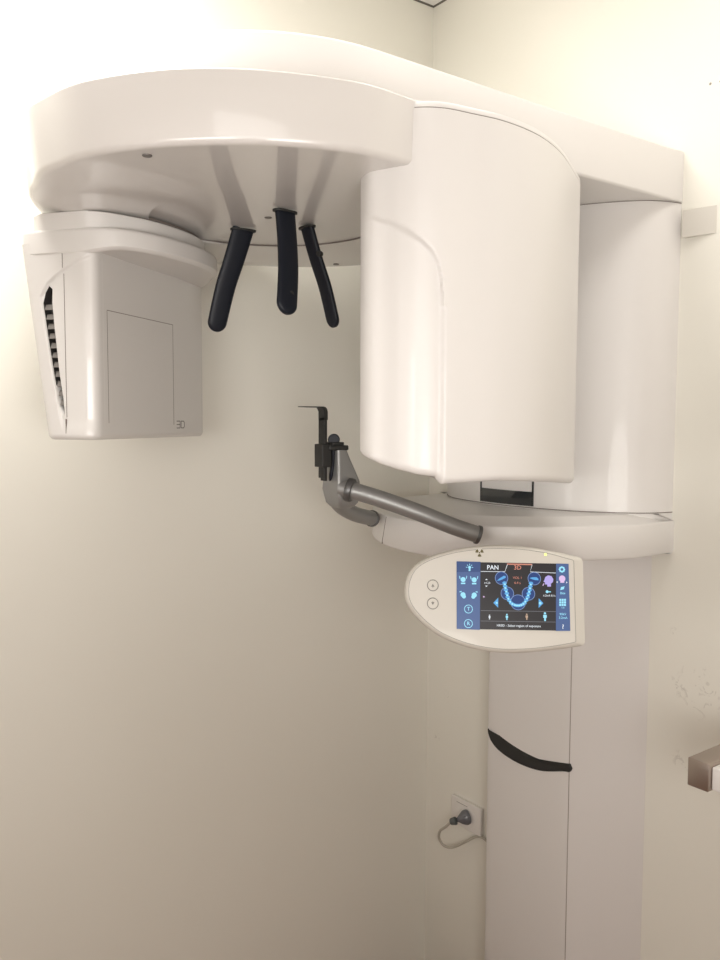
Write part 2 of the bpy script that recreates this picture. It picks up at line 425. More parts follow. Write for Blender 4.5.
# ---- tube head (left)
def head_outline(z):
    t = (z - 1.46) / (1.82 - 1.46)
    ub = -0.372 - 0.050 * t
    pts = [Vector((-0.265, -0.225)), Vector((-0.265, 0.235)), Vector((ub - 0.02, 0.235)), Vector((ub - 0.045, 0.0)), Vector((ub, -0.225))]
    o = round_poly(pts, [0.028, 0.02, 0.05, 0.10, 0.018], 10)
    return o
slot = [(-0.3765, 1.722), (-0.3655, 1.650), (-0.3555, 1.588), (-0.3440, 1.525), (-0.3350, 1.505), (-0.3335, 1.512), (-0.3350, 1.535), (-0.3430, 1.588), (-0.3520, 1.678), (-0.3555, 1.722), (-0.3545, 1.748), (-0.3620, 1.754), (-0.3705, 1.742)]
def inpoly(x, y, P):
    c = False; n_ = len(P)
    for i in range(n_):
        x1, y1 = P[i]; x2, y2 = P[i - 1]
        if (y1 > y) != (y2 > y) and x < (x2 - x1) * (y - y1) / (y2 - y1) + x1: c = not c
    return c
lip_pts = [(-0.395, 1.715), (-0.378, 1.738), (-0.364, 1.760), (-0.343, 1.776), (-0.320, 1.789), (-0.300, 1.798), (-0.274, 1.808), (-0.20, 1.83)]
def lip_z(u):
    if u <= lip_pts[0][0]: return 1.715
    for (a, za), (c, zc) in zip(lip_pts, lip_pts[1:]):
        if u <= c: return za + (zc - za) * (u - a) / (c - a)
    return 1.83
def slot_left(z): return -0.3785 + (1.722 - z) / (1.722 - 1.525) * 0.0335
def head_inset(u, v, z):
    if v > -0.19: return 0.0
    d = 0.0
    # area right of the slot and below the lip sits a little lower than the outer shell
    k = smooth(-0.002, 0.003, u - slot_left(z)) * smooth(-0.001, 0.005, lip_z(u) - z) * smooth(1.472, 1.503, z)
    d += 0.004 * k * smooth(-0.262, -0.280, u)
    return d
NH = 640; zs = [1.46 + 0.010 * (1 - cos(k / 5 * pi / 2)) for k in range(6)]
zs += [1.47 + (1.835 - 1.47) * k / 170 for k in range(1, 171)]
rings = []
for i, z in enumerate(zs):
    o = head_outline(z)
    # finer sampling along the near side, same parameter for every ring
    o = resample(o, NH)
    nn = normals2(o); ins0 = 0.010 * (1 - sin(min(i, 5) / 5 * pi / 2))
    rings.append([P3(*(p - q * (ins0 + head_inset(p.x, p.y, z))), z) for p, q in zip(o, nn)])
head = obj('tube_head', loft(rings), 'shell', machine, 'left scanning head with tapered body and side vent', sharp=50)
cutter = obj('cutter', loft([[P3(a, -0.225 + d_, z) for a, z in slot] for d_ in (-0.02, 0.024)]), 'dark')
md = head.modifiers.new('cut', 'BOOLEAN'); md.object = cutter; md.operation = 'DIFFERENCE'; md.solver = 'EXACT'
bpy.context.view_layer.update()
me = bpy.data.meshes.new_from_object(head.evaluated_get(bpy.context.evaluated_depsgraph_get()))
head.modifiers.clear(); head.data = me; bpy.data.objects.remove(cutter)
# brow plate over the front face
brow = [Vector(p) for p in [(-0.424, -0.212), (-0.400, -0.2255), (-0.33, -0.2275), (-0.262, -0.2235), (-0.215, -0.195), (-0.177, -0.13), (-0.158, -0.05), (-0.153, 0.02), (-0.160, 0.08), (-0.183, 0.14), (-0.222, 0.19), (-0.262, 0.232), (-0.33, 0.238), (-0.42, 0.236), (-0.452, 0.17), (-0.470, 0.0), (-0.447, -0.14)]]
brow = catmull(brow, 6)
br = obj('brow_cover', prism(brow, [(0.010, 1.8135), (0.003, 1.8155), (0, 1.8195), (0, 1.8555), (0.002, 1.8585), (0.006, 1.8595)]), 'gloss', head) if False else None
N2 = normals2(brow)
def brow_rings():
    out = []
    for ins, z in [(0.012, 1.821), (0.004, 1.8225), (0, 1.827), (0, 1.852), (0.0015, 1.8565), (0.005, 1.859)]:
        r = []
        for p, q in zip(brow, N2):
            w = p - q * (ins + 0.0004)
            zz = z
            if z < 1.83: zz = z - 0.012 * smooth(-0.20, -0.30, p.x)
            r.append(P3(w.x, w.y, zz))
        out.append(r)
    return out
obj('brow_cover', loft(brow_rings()), 'shell', head)
ringo = [p - q * (0.004 + 0.024 * smooth(-0.30, -0.19, p.x) + 0.024 * smooth(-0.37, -0.43, p.x)) for p, q in zip(brow, N2)]
obj('neck_ring', prism(ringo, [(0, 1.855), (0, 1.889), (0.002, 1.891)], fn=UVW), 'shell', head)
obj('neck_gap', prism([p - q * (0.012 + 0.04 * smooth(-0.30, -0.40, p.x)) for p, q in zip(ringo, N2)], [(0, 1.890), (0, 1.8998)], fn=UVW), 'seam', head)
# vent louvres
bm = bmesh.new()
def on_side(u, z, depth): return P3(u, -0.225 + depth, z)
NL = 11
sc_ = Vector((sum(a for a, z in slot) / len(slot), sum(z for a, z in slot) / len(slot)))
sl2 = [(sc_.x + (a - sc_.x) * 0.985, sc_.y + (z - sc_.y) * 0.9985) for a, z in slot]
back = loft([[on_side(a, z, d_) for a, z in sl2] for d_ in (0.0048, 0.0205, 0.0235)], cap=False)
bmesh.ops.contextual_create(back, geom=[e for e in back.edges if len(e.link_faces) == 1 and all((v.co - on_side(0, 0, 0)).dot(Vector((VX, VY, 0))) > 0.02 for v in e.verts)])
def slot_span(z):
    xs = []
    for (a, za), (c, zc) in zip(slot, slot[1:] + slot[:1]):
        if (za > z) != (zc > z): xs.append(a + (c - a) * (z - za) / (zc - za))
    return (min(xs) + 0.0004, max(xs) - 0.0004) if len(xs) > 1 else (-0.36, -0.355)
for i in range(NL):
    z1 = 1.720 - (1.720 - 1.519) * i / NL
    z0 = z1 - 0.0105
    a0, a1 = slot_span(z0); b0, b1 = slot_span(z1)
    loft([[on_side(a0, z0, 0.0055), on_side(a1, z0, 0.0055), on_side(b1, z1, 0.0115), on_side(b0, z1, 0.0115)],
          [on_side(a0, z0 - 0.001, 0.0061), on_side(a1, z0 - 0.001, 0.0061), on_side(b1, z1 - 0.0012, 0.0121), on_side(b0, z1 - 0.0012, 0.0121)]], bm=bm)
vent = obj('vent', back, 'dark', head, 'dark slanted vent slot')
obj('louvre', bm, 'louvre', vent, 'grey louvre blades')
# seam down the near side
bm = bmesh.new()
def strip_on(bm, pts, wid, th, off):
    """pts: list of (point3, normal3) ; thin ribbon with thickness"""
    for (p, nn), (q, nm) in zip(pts, pts[1:]):
        d = (q - p).normalized(); s = d.cross(nn).normalized() * wid / 2
        loft([[p - s - nn * th, p + s - nn * th, p + s + nn * off, p - s + nn * off], [q - s - nm * th, q + s - nm * th, q + s + nm * off, q - s + nm * off]], bm=bm)
nv = Vector((-VX, -VY, 0)); nu = Vector((UX, UY, 0))
strip_on(bm, [(P3(-0.3285, -0.2252, 1.852), nv), (P3(-0.3285, -0.2252, 1.786), nv)], 0.0013, 0.003, 0.0004)
strip_on(bm, [(P3(-0.3285, -0.2211, 1.776), nv), (P3(-0.3285, -0.2211, 1.503), nv)], 0.0013, 0.003, 0.0004)
strip_on(bm, [(P3(-0.3285, -0.2250, 1.500), nv), (P3(-0.3285, -0.2250, 1.472), nv)], 0.0013, 0.003, 0.0004)
obj('seam', bm, 'seam', head)
# service panel outline on the front face
bm = bmesh.new()
fp = lambda v, z: (P3(-0.265, v, z), nu)
strip_on(bm, [fp(-0.177, 1.492), fp(-0.177, 1.7105), fp(0.081, 1.7105), fp(0.081, 1.488)], 0.0014, 0.003, 0.0003)
obj('service_panel', bm, 'seam', head, 'fine outline of a removable panel')
# "3D" mark low on the front face, drawn with straight strokes
bm = bmesh.new()
x0, z0, w, h = 0.094, 1.4805, 0.0155, 0.0155
for kk in (0, .5, 1): strip_on(bm, [fp(x0, z0 + h * kk), fp(x0 + w, z0 + h * kk)], 0.0018, 0.001, 0.0004)
strip_on(bm, [fp(x0 + w, z0), fp(x0 + w, z0 + h)], 0.0018, 0.001, 0.0004)
x1 = x0 + w + 0.005
strip_on(bm, [fp(x1, z0), fp(x1 + w * .75, z0), fp(x1 + w, z0 + h * .22), fp(x1 + w, z0 + h * .78), fp(x1 + w * .75, z0 + h), fp(x1, z0 + h), fp(x1, z0)], 0.0018, 0.001, 0.0004)
obj('printed_mark', bm, 'mark', head, 'small grey 3D lettering')
# flexible light line between vent and bottom
# ---- sensor head (right)
so = [Vector(p) for p in [(.262, -.18), (.262, -.225), (.270, -.252), (.292, -.280), (.322, -.291), (.347, -.298), (.378, -.299), (.414, -.285), (.455, -.247), (.497, -.203), (.537, -.138), (.564, -.068), (.583, .014), (.600, .140), (.607, .205), (.600, .250), (.570, .285), (.50, .302), (.40, .302), (.31, .290), (.268, .255), (.262, .20), (.262, .08), (.262, -.05)]]
so = resample(catmull(so, 10), 700)
son = normals2(so)
# height of the recess edge along the near side, falling from the inner edge to the step
rec = [(0.255, 1.838), (0.27, 1.8375), (0.292, 1.832), (0.325, 1.820), (0.355, 1.805), (0.380, 1.789), (0.398, 1.772), (0.4085, 1.752), (0.4125, 1.730), (0.4150, 1.700), (0.4200, 1.60), (0.43, 1.45)]
def rec_z(u):
    for (a, za), (c, zc) in zip(rec, rec[1:]):
        if u <= c: return za + (zc - za) * max(0, (u - a)) / (c - a)
    return 1.2
def sens_inset(p, z):
    if p.y > -0.15 or p.x > 0.43: return 0
    k = smooth(-0.001, 0.009, rec_z(p.x) - z) if z > 1.68 else 1.0
    return 0.0085 * k * smooth(0.4200, 0.4130, p.x) * smooth(0.262, 0.315, p.x)
ZB = [(-.29, 1.3965), (-.20, 1.3985), (0, 1.384), (.20, 1.368), (.31, 1.364)]
ZX = [(0.262, 0.043), (0.285, 0.036), (0.33, 0.0235), (0.378, 0.0150), (0.411, 0.0115), (0.419, 0.0)]
def zbot(p):
    z = ZB[0][1]
    for (a, za), (c, zc) in zip(ZB, ZB[1:]):
        if p.y >= a: z = za + (zc - za) * min(1, (p.y - a) / (c - a))
    e = ZX[0][1]
    for (a, ea), (c, ec) in zip(ZX, ZX[1:]):
        if p.x >= a: e = ea + (ec - ea) * min(1, (p.x - a) / (c - a))
    return z + e
rings = []; rb = 0.012
for k in range(6):
    t = k / 5 * pi / 2
    r = []
    for p, q in zip(so, son):
        ins = rb * (1 - sin(t)) + (sens_inset(p, 1.5)); w = p - q * ins
        r.append(P3(w.x, w.y, zbot(p) + rb * (1 - cos(t))))
    rings.append(r)
NZ = 150; ZT = 1.9865
for k in range(1, NZ + 1):
    r = []
    for p, q in zip(so, son):
        zb = zbot(p) + rb; z = zb + (ZT - zb) * (k / NZ)
        w = p - q * sens_inset(p, z); r.append(P3(w.x, w.y, z))
    rings.append(r)
sensor = obj('sensor_head', loft(rings), 'white', machine, 'tall curved white box head on the right', sharp=60)
obj('joint_line', prism(so[::4], [(0.0014, 1.9860), (0.0014, 1.9885)], fn=UVW), 'seam', sensor)
obj('top_cap', prism(so[::4], [(0.0004, 1.9882), (0.0004, 1.9945), (0.002, 1.9970), (0.005, 1.998)], fn=UVW), 'white', sensor)
# ---- head supports hanging from the hub
def support(name, pts, wdir, w0, w1, th, label):
    path = catmull([Vector(p) for p in pts], 8, False)
    d = (path[-1] - path[-2]).normalized()
    n_ = len(path); sc = [(w0 + (w1 - w0) * i / (n_ - 1), 1.0) for i in range(n_)]
    r = w1 / 2
    for k in range(1, 8):
        t = k / 8 * pi / 2 if k < 8 else pi / 2
        path.append(path[n_ - 1] + d * (r * sin(t))); sc.append((w1 * max(cos(t), 0.12), max(0.35, sqrt(cos(t)))))
    rings = []
    wd = Vector(wdir).normalized(); N = len(path)
    sec = super_sec(1.0, th, 28, 0.7)
    for i, p in enumerate(path):
        dd = (path[min(i + 1, N - 1)] - path[max(i - 1, 0)]).normalized()
        s = (wd - dd * wd.dot(dd)).normalized(); t_ = dd.cross(s)
        rings.append([p + s * (q[0] * sc[i][0]) + t_ * (q[1] * sc[i][1]) for q in sec])
    o = obj(name, loft(rings), 'black', machine, label)
    p0 = path[0]; t0 = Vector((-wd.y, wd.x, 0))
    ring = [[p0 + wd * (q[0] * (w0 + 0.009)) + t0 * (q[1] * ((th + 0.008) / th)) + Vector((0, 0, z)) for q in super_sec(1.0, th, 28, 0.7)] for z in (0.0, -0.004)]
    obj('collar', loft(ring), 'black2', o)
    return o, path, wd
o1, pa1, _ = support('temple_support', [(0.865, 1.585, 1.899), (0.851, 1.597, 1.84), (0.838, 1.615, 1.78), (0.828, 1.634, 1.708)], (1, -0.1, 0), 0.047, 0.042, 0.016, 'black curved paddle nearest the left head')
o2, pa2, _ = support('temple_support', [(0.853, 1.397, 1.899), (0.851, 1.386, 1.84), (0.842, 1.368, 1.78), (0.829, 1.352, 1.717)], (1, 0.1, 0), 0.044, 0.044, 0.016, 'black curved paddle in the middle')
o3, pa3, _ = support('forehead_support', [(0.958, 1.482, 1.899), (0.977, 1.480, 1.84), (1.000, 1.478, 1.78), (1.018, 1.476, 1.715)], (0, 1, 0), 0.040, 0.040, 0.014, 'narrow black curved paddle on the right')
obj('button', cyl((0.833, 1.600, 1.837), (0.2, -1, 0), 0.006, 0.004, 16, 0.001), 'black2', o1)
obj('button', cyl((0.838, 1.351, 1.735), (0, -1, 0), 0.006, 0.004, 16, 0.001), 'black2', o2)
obj('button', cyl((0.975, 1.460, 1.842), (-1, -0.4, 0), 0.006, 0.010, 16, 0.001), 'black2', o3)

# ---- handle bar and chin support
tubeR = 0.0185
hN = catmull([Vector(p) for p in [(1.045, 1.485, 1.352), (1.072, 1.450, 1.343), (1.120, 1.412, 1.324), (1.180, 1.372, 1.298), (1.240, 1.338, 1.270), (1.290, 1.309, 1.250)]], 8, False)
hF = catmull([Vector(p) for p in [(1.060, 1.518, 1.334), (1.072, 1.540, 1.322), (1.118, 1.580, 1.298), (1.190, 1.626, 1.272), (1.264, 1.658, 1.2535)]], 8, False)
grip = obj('handle_bar', sweep(hN, circle(tubeR, 32)), 'metal', machine, 'grey satin metal handle tube, near side')
grip2 = obj('handle_bar', sweep(hF, circle(tubeR, 32)), 'metal', machine, 'grey satin metal handle tube, far side')
for g_, h_ in ((grip, hN), (grip2, hF)):
    d = (h_[-1] - h_[-3]).normalized()
    obj('end_cap', cyl(h_[-1] + d * 0.001, d, tubeR + 0.0025, 0.008, 32, 0.0015), 'metal2', g_, 'dark end cap')
d = (hN[8] - hN[2]).normalized()
obj('collar', cyl(Vector((1.058, 1.466, 1.348)), d, tubeR + 0.0075, 0.014, 32, 0.002), 'metal2', grip, 'dark collar ring')
# pegs that carry the two tubes on the shelf
obj('peg', cyl((1.313, 1.332, 1.250), (0.70, 0.71, 0), 0.008, 0.065, 16), 'metal2', grip)
obj('peg', cyl((1.283, 1.683, 1.253), (0.607, 0.795, 0), 0.008, 0.065, 16), 'metal2', grip2)
# chin post: tapered body with a rounded foot
def post_ring(z, x0, x1, hy, r):
    pts = round_poly([Vector((x0, YC - hy)), Vector((x1, YC - hy)), Vector((x1, YC + hy)), Vector((x0, YC + hy))], r, 6)
    return [Vector((p.x, p.y, z)) for p in pts]
pr = []
for z, a, c, hy in [(1.306, 1.050, 1.080, 0.014), (1.310, 1.043, 1.086, 0.022), (1.318, 1.037, 1.091, 0.028), (1.330, 1.035, 1.093, 0.031), (1.348, 1.031, 1.094, 0.033), (1.366, 1.032, 1.092, 0.032), (1.390, 1.034, 1.082, 0.029), (1.412, 1.036, 1.072, 0.026), (1.437, 1.037, 1.062, 0.023)]:
    pr.append(post_ring(z, a, c, hy, min(hy * 0.8, 0.008)))
post = obj('chin_post', loft(pr), 'metal', machine, 'tapered grey metal post')
obj('post_recess', sweep(catmull([Vector((1.0335, 1.497, 1.436)), Vector((1.0330, 1.497, 1.41)), Vector((1.0315, 1.499, 1.385)), Vector((1.0300, 1.503, 1.367))], 5, False), super_sec(0.010, 0.007), upv=Vector((1, 0, 0)), scales=[1.0] * 12 + [0.9, 0.75, 0.5, 0.3]), 'black', post, 'dark groove')
obj('post_cap', prism(round_poly([Vector((1.016, YC - 0.022)), Vector((1.066, YC - 0.026)), Vector((1.070, YC + 0.020)), Vector((1.016, YC + 0.022))], 0.008, 6), fillet(1.434, 1.445, 0.003, 3)), 'black2', post, 'black cap')
obj('cap_block', box_bm(1.026, 1.056, YC - 0.020, YC + 0.012, 1.444, 1.452, 0.002), 'black2', post)
obj('clamp_knob', cyl((1.038, YC - 0.006, 1.457), (0.6, 0.8, 0), 0.0130, 0.014, 28, 0.002), 'black', post, 'round black knob')
clamp = obj('clamp', box_bm(1.000, 1.024, YC - 0.018, YC + 0.014, 1.398, 1.448, 0.002), 'black2', post, 'black clamp block')
bkt = box_bm(1.0075, 1.0115, YC - 0.014, YC + 0.009, 1.374, 1.505, 0.0008)
box_bm(1.0115, 1.0165, YC - 0.012, YC + 0.007, 1.368, 1.505, 0.001, bm=bkt)
sec = [(1.0165, 1.500), (1.0165, 1.518), (1.0145, 1.524), (1.0105, 1.5275), (1.006, 1.5285), (0.955, 1.5285), (0.955, 1.5268), (1.003, 1.5262), (1.0075, 1.518), (1.0075, 1.500)]
loft([[Vector((a, YC - 0.014, c)) for a, c in sec], [Vector((a, YC + 0.009, c)) for a, c in sec]], bm=bkt)
obj('bite_bracket', bkt, 'black2', machine, 'black angled bracket standing in the chin clamp', merge=0)

# ---- control panel
PC = Vector((1.1483, 1.0651, 1.173)); PX = Vector((0.8051, -0.5929, -0.0149)).normalized(); PN = Vector((-0.5751, -0.7813, 0.2427)).normalized()
PY = PN.cross(PX).normalized(); PX = PY.cross(PN).normalized()
def PP(x, y, n_=0.0): return PC + PX * x + PY * y + PN * n_
face = [(-0.2049, 0.0076), (-0.2013, 0.03), (-0.1884, 0.0527), (-0.1622, 0.07), (-0.1208, 0.084), (-0.0736, 0.0925), (-0.0264, 0.0958), (0.0207, 0.0941), (0.0678, 0.0872), (0.1015, 0.0785)]
face2 = [(0.0917, -0.0935), (0.0546, -0.0995), (0.0121, -0.1035), (-0.0286, -0.1040), (-0.0654, -0.0998), (-0.1023, -0.0910), (-0.1393, -0.0757), (-0.1672, -0.0561), (-0.1896, -0.0340), (-0.2020, -0.0130)]
top_c = catmull([Vector(p) for p in face2[-3:] + face], 8, False)[17:]
bot_c = catmull([Vector(p) for p in face2 + face[:1]], 8, False)[:-8]
fo = top_c + [Vector((0.1110, 0.0762)), Vector((0.1160, 0.0735)), Vector((0.1185, 0.0690)), Vector((0.1190, 0.062)), Vector((0.1190, -0.076)), Vector((0.1185, -0.0825)), Vector((0.1160, -0.0872)), Vector((0.1100, -0.0897))] + bot_c
fn_ = normals2(fo)
def ext(p): return 0.012 * smooth(0.06, 0.115, p.x)
rings = []
for ins, nz, kx in [(0.0075, 0.0, 0), (0.0050, -0.0006, 0), (0.0022, -0.0028, 0.4), (0.0, -0.0075, 1.0), (0.0, -0.019, 1.0), (0.006, -0.026, 0.9), (0.022, -0.029, 0.5)]:
    rings.append([PP(p.x - q.x * ins + ext(p) * kx, p.y - q.y * ins, nz) for p, q in zip(fo, fn_)])
panel = obj('control_panel', loft(rings), 'cream', machine, 'rounded control panel with colour touch screen')
obj('panel_arm', sweep(catmull([PP(0.02, -0.01, -0.024), PP(0.04, -0.01, -0.08), Vector((1.31, 1.27, 1.160)), Vector((1.38, 1.37, 1.200))], 6, False), super_sec(0.06, 0.03)), 'cream', machine)
# fine inner line of the face
def ribbon(pts, w, n_, mname, parent, name, closed=False, label=None, bm=None):
    own = bm is None; bm = bm or bmesh.new(); N = len(pts); V_ = []
    for i, p in enumerate(pts):
        a = pts[i - 1] if (closed or i) else p; c = pts[(i + 1) % N] if (closed or i < N - 1) else p
        d = (c - a).normalized(); s = Vector((-d.y, d.x)) * w / 2
        V_.append((bm.verts.new(PP(*(p - s), n_)), bm.verts.new(PP(*(p + s), n_))))
    for i in range(N if closed else N - 1):
        a, c = V_[i], V_[(i + 1) % N]; bm.faces.new((a[0], a[1], c[1], c[0]))
    return obj(name, bm, mname, parent, label) if own else bm
ribbon([p - q * 0.0070 for p, q in zip(fo, fn_)], 0.0008, 0.0004, 'ring', panel, 'face_line', True)
def flat(pts, n_, bm):
    bm.faces.new([bm.verts.new(PP(p[0], p[1], n_)) for p in pts])
def disk(c, r, n_, bm, k=24, ry=None):
    flat([(c[0] + r * cos(2 * pi * i / k), c[1] + (ry or r) * sin(2 * pi * i / k)) for i in range(k)], n_, bm)
def ringf(c, r, w, n_, bm, k=32):
    ribbon([Vector((c[0] + r * cos(2 * pi * i / k), c[1] + r * sin(2 * pi * i / k))) for i in range(k)], w, n_, None, None, '', True, bm=bm)
# buttons with arrows
for cy_, s in ((0.0173, 1), (-0.0162, -1)):
    bb = loft([[PP(-0.153 + r * cos(2 * pi * i / 32), cy_ + r * sin(2 * pi * i / 32), z) for i in range(32)] for r, z in ((0.0098, -0.001), (0.0098, 0.0008), (0.009, 0.0014))])
    btn = obj('button', bb, 'cream', panel, 'up arrow button' if s == 1 else 'down arrow button')
    bm = bmesh.new(); ringf((-0.153, cy_), 0.0102, 0.0013, 0.0016, bm); flat([(-0.156, cy_ - 0.0025 * s), (-0.150, cy_ - 0.0025 * s), (-0.153, cy_ + 0.003 * s)], 0.0017, bm)
    flat([(-0.1535, cy_ - 0.0045 * s), (-0.1525, cy_ - 0.0045 * s), (-0.1525, cy_), (-0.1535, cy_)], 0.0017, bm)
    b_o = obj('button_print', bm, 'ring', panel)
# radiation trefoil
bm = bmesh.new(); disk((-0.0652, 0.0800), 0.0085, 0.0006, bm)
# kept as a triangular three blade sign like the photo: yellow backing and dark blades
obj('warning_sticker', bm, 'cream', panel)
bm = bmesh.new(); cc = (-0.0652, 0.0800)
for a0 in (30, 150, 270):
    pts = [(cc[0] + 0.0026 * cos(radians(a0 + s)), cc[1] + 0.0026 * sin(radians(a0 + s))) for s in (-30, 0, 30)]
    pts += [(cc[0] + 0.0078 * cos(radians(a0 + s)), cc[1] + 0.0078 * sin(radians(a0 + s))) for s in (30, 15, 0, -15, -30)]
    flat(pts, 0.0008, bm)
disk(cc, 0.0015, 0.0008, bm, 12)
M['trefoil'] = mat('trefoil_print', (0.12, 0.10, 0.03), 0.5)
obj('radiation_symbol', bm, 'trefoil', panel, 'small dark three blade radiation sign')
bm = loft([[PP(0.0591 + r * cos(2 * pi * i / 16), 0.0788 + r * sin(2 * pi * i / 16), z) for i in range(16)] for r, z in ((0.0022, -0.001), (0.0022, 0.0008), (0.0014, 0.0014))])
obj('indicator_light', bm, 'led', panel, 'small yellow green light')

# screen: grid units run 0..632 by 0..372 over a 217 x 124 mm display
def G(x, y):
    v = (y - (93 + 12 * (x - 40) / 620)) / (370 + 5 * (x - 40) / 620); u = (x - (38 + 4 * v)) / (619 + 11 * v)
    return (-0.1085 + 0.2105 * u, 0.062 - 0.124 * v)
ux = 0.2105 / 625; uy = 0.124 / 372
bm = bmesh.new(); e_ = 0.0
loft([[PP(a, c, z) for a, c in ((-0.1085, -0.062), (0.1020, -0.062), (0.1020, 0.062), (-0.1085, 0.062))] for z in (-0.002, 0.0008)], bm=bm)
screen = obj('screen', bm, 's_dark', panel, 'lit touch screen')
L1, L2, L3, L4 = 0.0012, 0.0015, 0.0018, 0.0021
def rect(x0, y0, x1, y1, n_, bm): flat([G(x0, y0), G(x1, y0), G(x1, y1), G(x0, y1)], n_, bm)
bm = bmesh.new(); flat([(-0.1085, -0.062), G(170, 470), G(170, 96), (-0.1085, 0.062)], L1, bm)
obj('side_bar', bm, 's_blue', panel, 'blue left column of the screen')
bm = bmesh.new(); flat([G(592, 480), (0.1020, -0.062), (0.1020, 0.062), G(588, 103)], L1, bm)
obj('side_bar', bm, 's_blue', panel, 'blue right column of the screen')
bm = bmesh.new(); flat([G(38, 90), G(170, 93), G(170, 150), G(39, 150)], L1 + 0.0001, bm); obj('side_bar_top', bm, 's_blue2', panel)
def line(pts, w, n_, bm): ribbon([Vector(G(*p)) for p in pts], w, n_, None, None, '', False, bm=bm)
GR = {k: bmesh.new() for k in ('s_white', 's_cyan', 's_tooth', 's_disc', 's_ring', 's_orange', 's_tan', 's_grey', 's_violet', 's_pink', 's_blue')}
line([(172, 147), (305, 149), (319, 108)], 0.0010, L2, GR['s_white'])
line([(455, 110), (445, 150), (587, 157)], 0.0010, L2, GR['s_white'])
line([(317, 106), (455, 109)], 0.0022, L2, GR['s_orange'])
for yy in ((364, 373), (421, 431)): line([(174, yy[0]), (590, yy[1])], 0.0008, L2, GR['s_grey'])
for (x, y, r) in [(287, 185, 35), (468, 188, 35), (320, 270, 35), (437, 273, 35), (380, 320, 41)]:
    disk(G(x, y), r * ux, L2, GR['s_disc'], 32); ringf(G(x, y), r * ux, 0.0010, L3, GR['s_ring'])
arch = catmull([Vector(p) for p in [(304, 212), (309, 240), (317, 270), (326, 300), (342, 324), (362, 335), (380, 338), (398, 335), (415, 324), (429, 300), (438, 272), (445, 242), (450, 214)]], 6, False)
for i in range(0, len(arch), 4):
    p = arch[i]; disk(G(p.x, p.y), 12.5 * ux, L3 + 0.00005 * (i % 3), GR['s_tooth'], 14, 9 * ux)
for i in range(2, len(arch), 4):
    p = arch[i]; disk(G(p.x, p.y), 6.5 * ux, L4, GR['s_cyan'], 12, 5 * ux)
for x, y, s in ((285, 186, 1), (466, 186, -1)):
    c = G(x, y); flat([(c[0] + ux * a, c[1] + ux * (b_ + 0.30 * s * a)) for a, b_ in [(-24, -7), (-10, 2), (2, 6), (14, 10), (24, 6), (26, -3), (8, -8), (-8, -9)]], L3, GR['s_tooth'])
flat([G(243, 322), G(270, 293), G(270, 349)], L3, GR['s_tooth']); flat([G(520, 326), G(494, 298), G(494, 352)], L3, GR['s_tooth'])
disk(G(262, 322), 6 * ux, L4, GR['s_cyan'], 10); disk(G(502, 326), 8 * ux, L4, GR['s_cyan'], 10)
disk(G(190, 288), 4.5 * ux, L3, GR['s_pink'], 12)
flat([G(197, 195), G(211, 195), G(204, 187)], L3, GR['s_white']); flat([G(197, 226), G(211, 226), G(204, 234)], L3, GR['s_white'])
def person(bm, x, y, s):
    c = G(x, y)
    q = lambda a, b_: (c[0] + ux * a * s, c[1] + ux * b_ * s)
    disk(q(0, 15), 5.2 * ux * s, L3, bm, 12)
    flat([q(-8, 8), q(-8, -6), q(-4, -6), q(-4, -20), q(4, -20), q(4, -6), q(8, -6), q(8, 8)], L3, bm)
person(GR['s_white'], 223, 400, 0.65); person(GR['s_cyan'], 319, 400, 0.85); person(GR['s_tan'], 429, 400, 0.85); person(GR['s_cyan'], 530, 400, 1.2)
def head_icon(bm, x, y, s, flip=1, n_=L3):
    c = G(x, y)
    flat([(c[0] + ux * a * s * flip, c[1] + ux * b_ * s) for a, b_ in [(-20, 0), (-14, 16), (0, 24), (16, 20), (24, 6), (22, -8), (12, -16), (12, -30), (-6, -30), (-6, -20), (-16, -20), (-17, -10), (-24, -8)]], n_, bm)
head_icon(GR['s_violet'], 546, 198, 1.15)
line([(516, 228), (522, 216)], 0.0016, L3, GR['s_pink'])
disk(G(540, 262), 8 * ux, L3, GR['s_cyan'], 14); line([(545, 262), (561, 263)], 0.0018, L3, GR['s_cyan'])
# left column icons
disk(G(110, 124), 8 * ux, L3, GR['s_cyan'], 14); rect(105, 128, 115, 145, L3, GR['s_cyan'])
for a in range(0, 181, 45):
    c = Vector(G(110, 124)); d = Vector((cos(radians(a)), sin(radians(a)))); ribbon([c + d * 12 * ux, c + d * 20 * ux], 0.0012, L3, None, None, '', False, bm=GR['s_cyan'])
for x, y, f in ((75, 192, 1), (136, 194, -1), (75, 276, 1), (137, 278, -1)):
    disk(G(x, y), 14 * ux, L3, GR['s_cyan'], 18)
    if y < 250:
        rect(x - 12, y + 17, x + 12, y + 25, L3, GR['s_cyan']); line([(x - 20, y - 20), (x - 17, y - 4)], 0.0014, L3, GR['s_cyan']); line([(x + 20, y - 20), (x + 17, y - 4)], 0.0014, L3, GR['s_cyan'])
    else:
        disk(G(x + 5 * f, y + 10), 11 * ux, L3 + 0.0001, GR['s_cyan'], 16); line([(x - 19 * f, y - 16), (x - 8 * f, y - 18)], 0.0018, L3, GR['s_cyan'])
for y in (355, 435): ringf(G(106, y), 22 * ux, 0.0012, L3, GR['s_cyan'])
